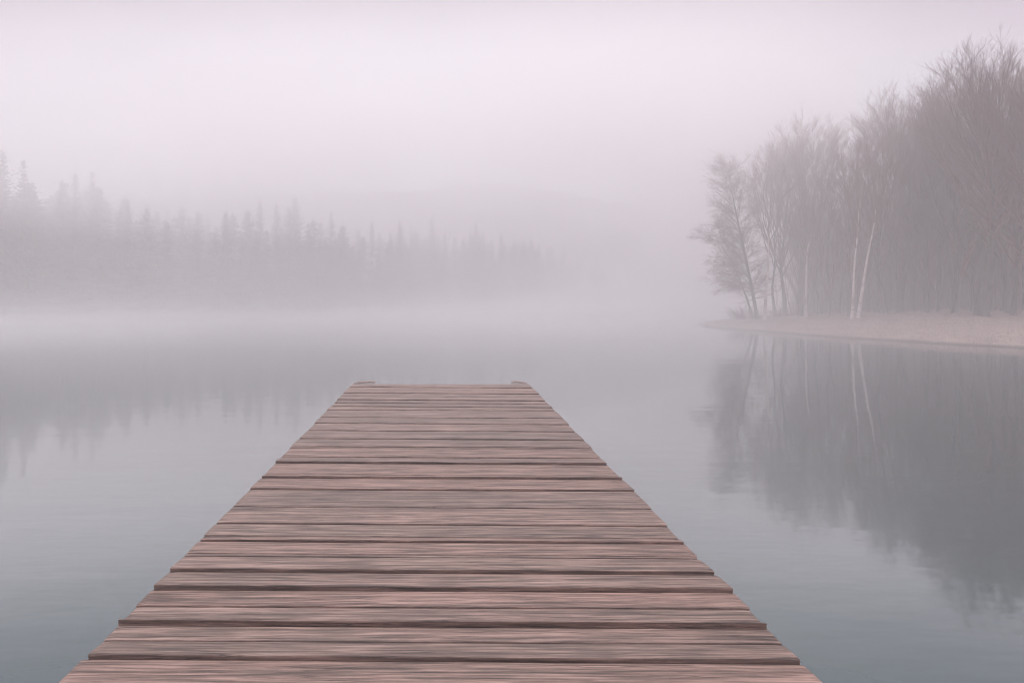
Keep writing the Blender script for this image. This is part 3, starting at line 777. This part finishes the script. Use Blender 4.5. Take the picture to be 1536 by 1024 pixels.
# ------------------------------------------------------------------ conifers on the far shore
m_needle, nt = mat_new('spruce_needles')
g = N(nt, 'ShaderNodeNewGeometry')
c = ramp(nt, g.outputs['Random Per Island'], [(0, (.030, .040, .034)), (1, (.060, .068, .055))])
b = N(nt, 'ShaderNodeBsdfPrincipled', i_Roughness=.95); nt.links.new(c.outputs[0], b.inputs['Base Color']); b.inputs['Specular IOR Level'].default_value = .1
finish(nt, b.outputs[0])
def spruce(seed, H=14., wid=.20, gap=.30, top_sparse=1.0):
    r_ = np.random.RandomState(seed); tr = Geo(); cr = Geo()
    zz = np.linspace(-.2, H, 12); tr.tube([(.05 * math.sin(z * .6 + seed), .05 * math.cos(z * .5), z) for z in zz], np.linspace(.20, .015, 12), 8)
    V = []; z = H * .06
    while z < H - .12:
        t = z / H
        Lm = H * wid * (1 - t) ** .88 * r_.uniform(.65, 1.2) + .04
        nb = 7 if t < .85 else 5
        a0 = r_.uniform(0, 6.28)
        for k in range(nb):
            a = a0 + k * 6.283 / nb + r_.uniform(-.3, .3); L = Lm * r_.uniform(.6, 1.15)
            if r_.uniform() < .22: continue
            if t > .6 and r_.uniform() < .15: L *= 1.5
            dr = R(-16 + 42 * t + r_.uniform(-8, 8))
            d = np.array([math.cos(a) * math.cos(dr), math.sin(a) * math.cos(dr), math.sin(dr)]); side = np.array([-math.sin(a), math.cos(a), 0])
            base = np.array([0, 0, z + r_.uniform(-.1, .1)])
            ns = max(3, int(L * 5.5))
            for q in range(ns):
                f = (q + r_.uniform(0, 1)) / ns; p = base + d * L * f + np.array([0, 0, -.10 * L * f * (1 - f)])
                for sgn in (-1, 1):
                    ll = (.16 + .30 * L * (1 - .75 * f) * .6) * r_.uniform(.7, 1.25)
                    e = unit(side * sgn * 1.0 + d * .8 + np.array([0, 0, r_.uniform(-.55, -.05)]))
                    n_ = unit(np.cross(e, r_.normal(size=3))); wdt = .05 + .06 * r_.uniform()
                    V += [p - n_ * wdt, p + n_ * wdt, p + e * ll]
            V += [base + d * L * .75 - side * .06, base + d * L * .75 + side * .06, base + d * (L + .16)]
        z += gap * (.55 + .6 * (1 - t)) * r_.uniform(.8, 1.2)
    for k in range(5):
        a = r_.uniform(0, 6.28); V += [np.array([0, 0, H - .5]), np.array([.05 * math.cos(a), .05 * math.sin(a), H - .40]), np.array([.03 * math.cos(a), .03 * math.sin(a), H + r_.uniform(-.12, .22)])]
    V = np.array(V); cr.add(V, f3=np.arange(len(V)).reshape(-1, 3))
    return [tr.mesh('trunk')], cr.mesh('crown', False)
sp_m = [spruce(51), spruce(52, wid=.17), spruce(53, wid=.25)]
sky_px = np.array([-120, -40, 5, 20, 35, 60, 85, 110, 125, 142, 170, 230, 300, 360, 392, 415, 443, 470, 520, 570, 600, 650, 690, 716, 745, 800, 850, 900, 950, 975], float)
sky_y = np.array([250, 235, 226, 275, 242, 290, 275, 260, 275, 260, 285, 290, 305, 310, 297, 315, 294, 322, 330, 340, 333, 327, 350, 336, 358, 352, 368, 388, 425, 445], float)
coast_px = np.array([-200, 0, 450, 575, 715, 850, 950, 1010], float); coast_Y = np.array([56, 60, 66.5, 75, 89, 103, 121, 128], float)
GFAR = 'dark spruces in the hazy forest on the far shore'
spr = {}
def place_spruce(c, Y, top, k, lab, group=GFAR, fat=1.0):
    X = (c - VX) / F * Y; z0 = gz(X, Y); H = (VY - top) / F * Y + EYE - z0; s = H / 14.0
    if k not in spr: spr[k] = make_tree('spruce_tree', sp_m[k], m_bark, m_needle, (X, Y, z0), rs.uniform(0, 6.28), lab, group, sc=s * fat, scz=s)
    else: copy_tree(spr[k], (X, Y, z0), rs.uniform(0, 6.28), lab, s * fat, s, group)
named = [(4, 61, 224, 2, 'tallest spruce of the far shore, cut by the left edge of the photo'), (35, 61.5, 241, 0, 'tall dark spruce, second from the left, with a ragged pointed top'),
         (93, 66, 268, 1, 'hazy spruce right of the two tall dark spruces'), (113, 66, 257, 1, 'thin pointed spruce, taller of the close pair right of the two dark spruces'), (139, 67, 258, 0, 'pale spruce closing the row of pointed tops on the left'),
         (390, 70, 296, 1, 'spruce with thin top left of the broad one midway along the far forest'), (415, 71, 303, 1, 'small spruce top between two taller ones midway along the far forest'), (443, 70, 292, 2, 'broad spruce standing above its neighbours midway along the far forest'),
         (497, 73, 318, 0, 'spruce on the first lower shoulder of the far forest'), (558, 78, 331, 1, 'narrow spruce left of the jagged group on the low part of the forest'), (600, 80, 330, 0, 'spruce in the jagged group left of the hill summit'),
         (648, 86, 324, 2, 'rounded broad spruce below the hill summit'), (714, 91, 333, 2, 'isolated pointed broad spruce under the hill summit'), (752, 95, 350, 1, 'small thin spruce just right of the isolated pointed one')]
for a in named: place_spruce(*a)
LF = 'dark spruce merging into the hazy forest mass on the far shore'
n = 0; pl2 = []
while n < 285:
    c = rs.uniform(-130, 965); Y0 = np.interp(c, coast_px, coast_Y); Y = Y0 + 1.5 + 20 * rs.random() ** 1.4
    X = (c - VX) / F * Y
    if gz(X, Y) < .1: continue
    if any((X - a) ** 2 + (Y - b_) ** 2 < 1.2 for a, b_ in pl2): continue
    pl2.append((X, Y))
    top = np.interp(c, sky_px, sky_y) + 7 + rs.uniform(0, 1) ** 1.3 * 50
    if top > 436: continue
    place_spruce(c, Y, top, rs.choice([0, 1, 2]), LF, fat=rs.uniform(1.2, 1.9)); n += 1

# ------------------------------------------------------------------ air
DENS = .0078
m_haze, nt = mat_new('haze_air')
pv = N(nt, 'ShaderNodeVolumePrincipled'); pv.inputs['Color'].default_value = (.999, .9865, .9955, 1); pv.inputs['Density'].default_value = DENS
pv.inputs['Anisotropy'].default_value = .05
o_ = N(nt, 'ShaderNodeOutputMaterial'); nt.links.new(pv.outputs[0], o_.inputs['Volume'])
def vbox(x0, x1, y0, y1, z0, z1, name, mat):
    v = [(x, y, z) for z in (z0, z1) for (x, y) in ((x0, y0), (x1, y0), (x1, y1), (x0, y1))]
    f = np.array([(3, 2, 1, 0), (4, 5, 6, 7), (0, 1, 5, 4), (1, 2, 6, 5), (2, 3, 7, 6), (3, 0, 4, 7)])
    return link(name, mesh_np(name, v, [f]), mat)
tag(vbox(-200, 200, -60, 262, -2.6, 31, 'haze', m_haze), 'pale lilac haze filling the air over the whole lake', kind='stuff')

# mist lying on the far half of the lake
m_mist, nt = mat_new('lake_mist')
g = N(nt, 'ShaderNodeNewGeometry'); tc = N(nt, 'ShaderNodeTexCoord')
sep = N(nt, 'ShaderNodeSeparateXYZ'); nt.links.new(tc.outputs['Object'], sep.inputs[0])
z_ = sep.outputs['Z']; y_ = sep.outputs['Y']
e1 = mathn(nt, 'MULTIPLY', mathn(nt, 'EXPONENT', mathn(nt, 'MULTIPLY', z_, -1 / 1.0)), .072)
e2 = mathn(nt, 'MULTIPLY', mathn(nt, 'EXPONENT', mathn(nt, 'MULTIPLY', z_, -1 / 4.5)), .014)
nz = noise(nt, mapping(nt, tc.outputs['Object'], (.035, .035, .12)), 1.0, 2, .5)
nn = ramp(nt, nz, [(.35, .55), (.65, 1.35)])
nz2 = noise(nt, mapping(nt, tc.outputs['Object'], (.05, .04, .11), (3, 8, 2)), 1.0, 3, .55)
n2_ = ramp(nt, nz2, [(.36, .55), (.62, 1.7)])
topf = ramp(nt, mathn(nt, 'DIVIDE', z_, 24.0), [(.0, .2), (.28, .25), (.48, 1.3), (.80, 1.4), (.98, 0)])
ys = ramp(nt, mathn(nt, 'DIVIDE', mathn(nt, 'SUBTRACT', y_, 26.0), 88.0), [(0, 0), (.30, 1), (.52, 1), (.70, .0)])
e3 = mathn(nt, 'MULTIPLY', mathn(nt, 'MULTIPLY', topf.outputs[0], ys.outputs[0]), mathn(nt, 'MULTIPLY', n2_.outputs[0], .048))
fy = ramp(nt, mathn(nt, 'DIVIDE', mathn(nt, 'SUBTRACT', y_, 10.0), 34.0), [(0, 0), (1, 1)], 'EASE')
gx_ = mathn(nt, 'SUBTRACT', sep.outputs['X'], mathn(nt, 'MULTIPLY', mathn(nt, 'SUBTRACT', y_, 45.0), .4))
fx = ramp(nt, mathn(nt, 'DIVIDE', gx_, 40.0), [(.54, 1), (.86, .0)], 'EASE')
fl_ = ramp(nt, mathn(nt, 'DIVIDE', mathn(nt, 'ADD', sep.outputs['X'], 44.0), 14.0), [(0, .08), (1, 1)], 'EASE')
e3 = mathn(nt, 'MULTIPLY', e3, fl_.outputs[0])
upper = mathn(nt, 'MULTIPLY', mathn(nt, 'ADD', mathn(nt, 'MULTIPLY', e2, nn.outputs[0]), e3), fx.outputs[0])
f4 = ramp(nt, mathn(nt, 'DIVIDE', gx_, 40.0), [(.16, 0), (.30, 1), (.52, 1), (.74, 0)], 'EASE')
f5 = ramp(nt, mathn(nt, 'DIVIDE', z_, 24.0), [(0, .35), (.2, .9), (.5, 1), (.95, 0)])
upper = mathn(nt, 'ADD', upper, mathn(nt, 'MULTIPLY', mathn(nt, 'MULTIPLY', mathn(nt, 'MULTIPLY', f4.outputs[0], f5.outputs[0]), fy.outputs[0]), .0105))
f1 = ramp(nt, mathn(nt, 'DIVIDE', gx_, 40.0), [(.30, 1), (.58, .30)], 'EASE')
dens = mathn(nt, 'ADD', mathn(nt, 'MULTIPLY', mathn(nt, 'MULTIPLY', e1, f1.outputs[0]), nn.outputs[0]), upper)
dens = mathn(nt, 'MULTIPLY', dens, fy.outputs[0])
pv = N(nt, 'ShaderNodeVolumePrincipled'); pv.inputs['Color'].default_value = (.999, .9865, .9955, 1); nt.links.new(dens, pv.inputs['Density'])
pv.inputs['Anisotropy'].default_value = .05
o_ = N(nt, 'ShaderNodeOutputMaterial'); nt.links.new(pv.outputs[0], o_.inputs['Volume'])
MIST = True
if MIST:
    mo = tag(vbox(-110, 90, 10, 150, .004, 24, 'mist', m_mist), 'low white mist lying on the far half of the lake', kind='stuff')
    m_mist.cycles.homogeneous_volume = False if hasattr(m_mist.cycles, 'homogeneous_volume') else None

# ------------------------------------------------------------------ render settings
scene.view_settings.view_transform = 'Standard'; scene.view_settings.look = 'None'
scene.view_settings.gamma = 1; scene.view_settings.exposure = 0.27
cy = scene.cycles
cy.pixel_filter_type = 'BLACKMAN_HARRIS'; cy.filter_width = 1.1; cy.use_denoising = True; cy.denoiser = 'OPENIMAGEDENOISE'; cy.denoising_input_passes = 'RGB_ALBEDO_NORMAL'
cy.max_bounces = 20; cy.diffuse_bounces = 2; cy.glossy_bounces = 3; cy.volume_bounces = 14; cy.transparent_max_bounces = 8
cy.volume_step_rate = 1.0; cy.volume_max_steps = 128
cy.use_adaptive_sampling = True; cy.adaptive_threshold = .02
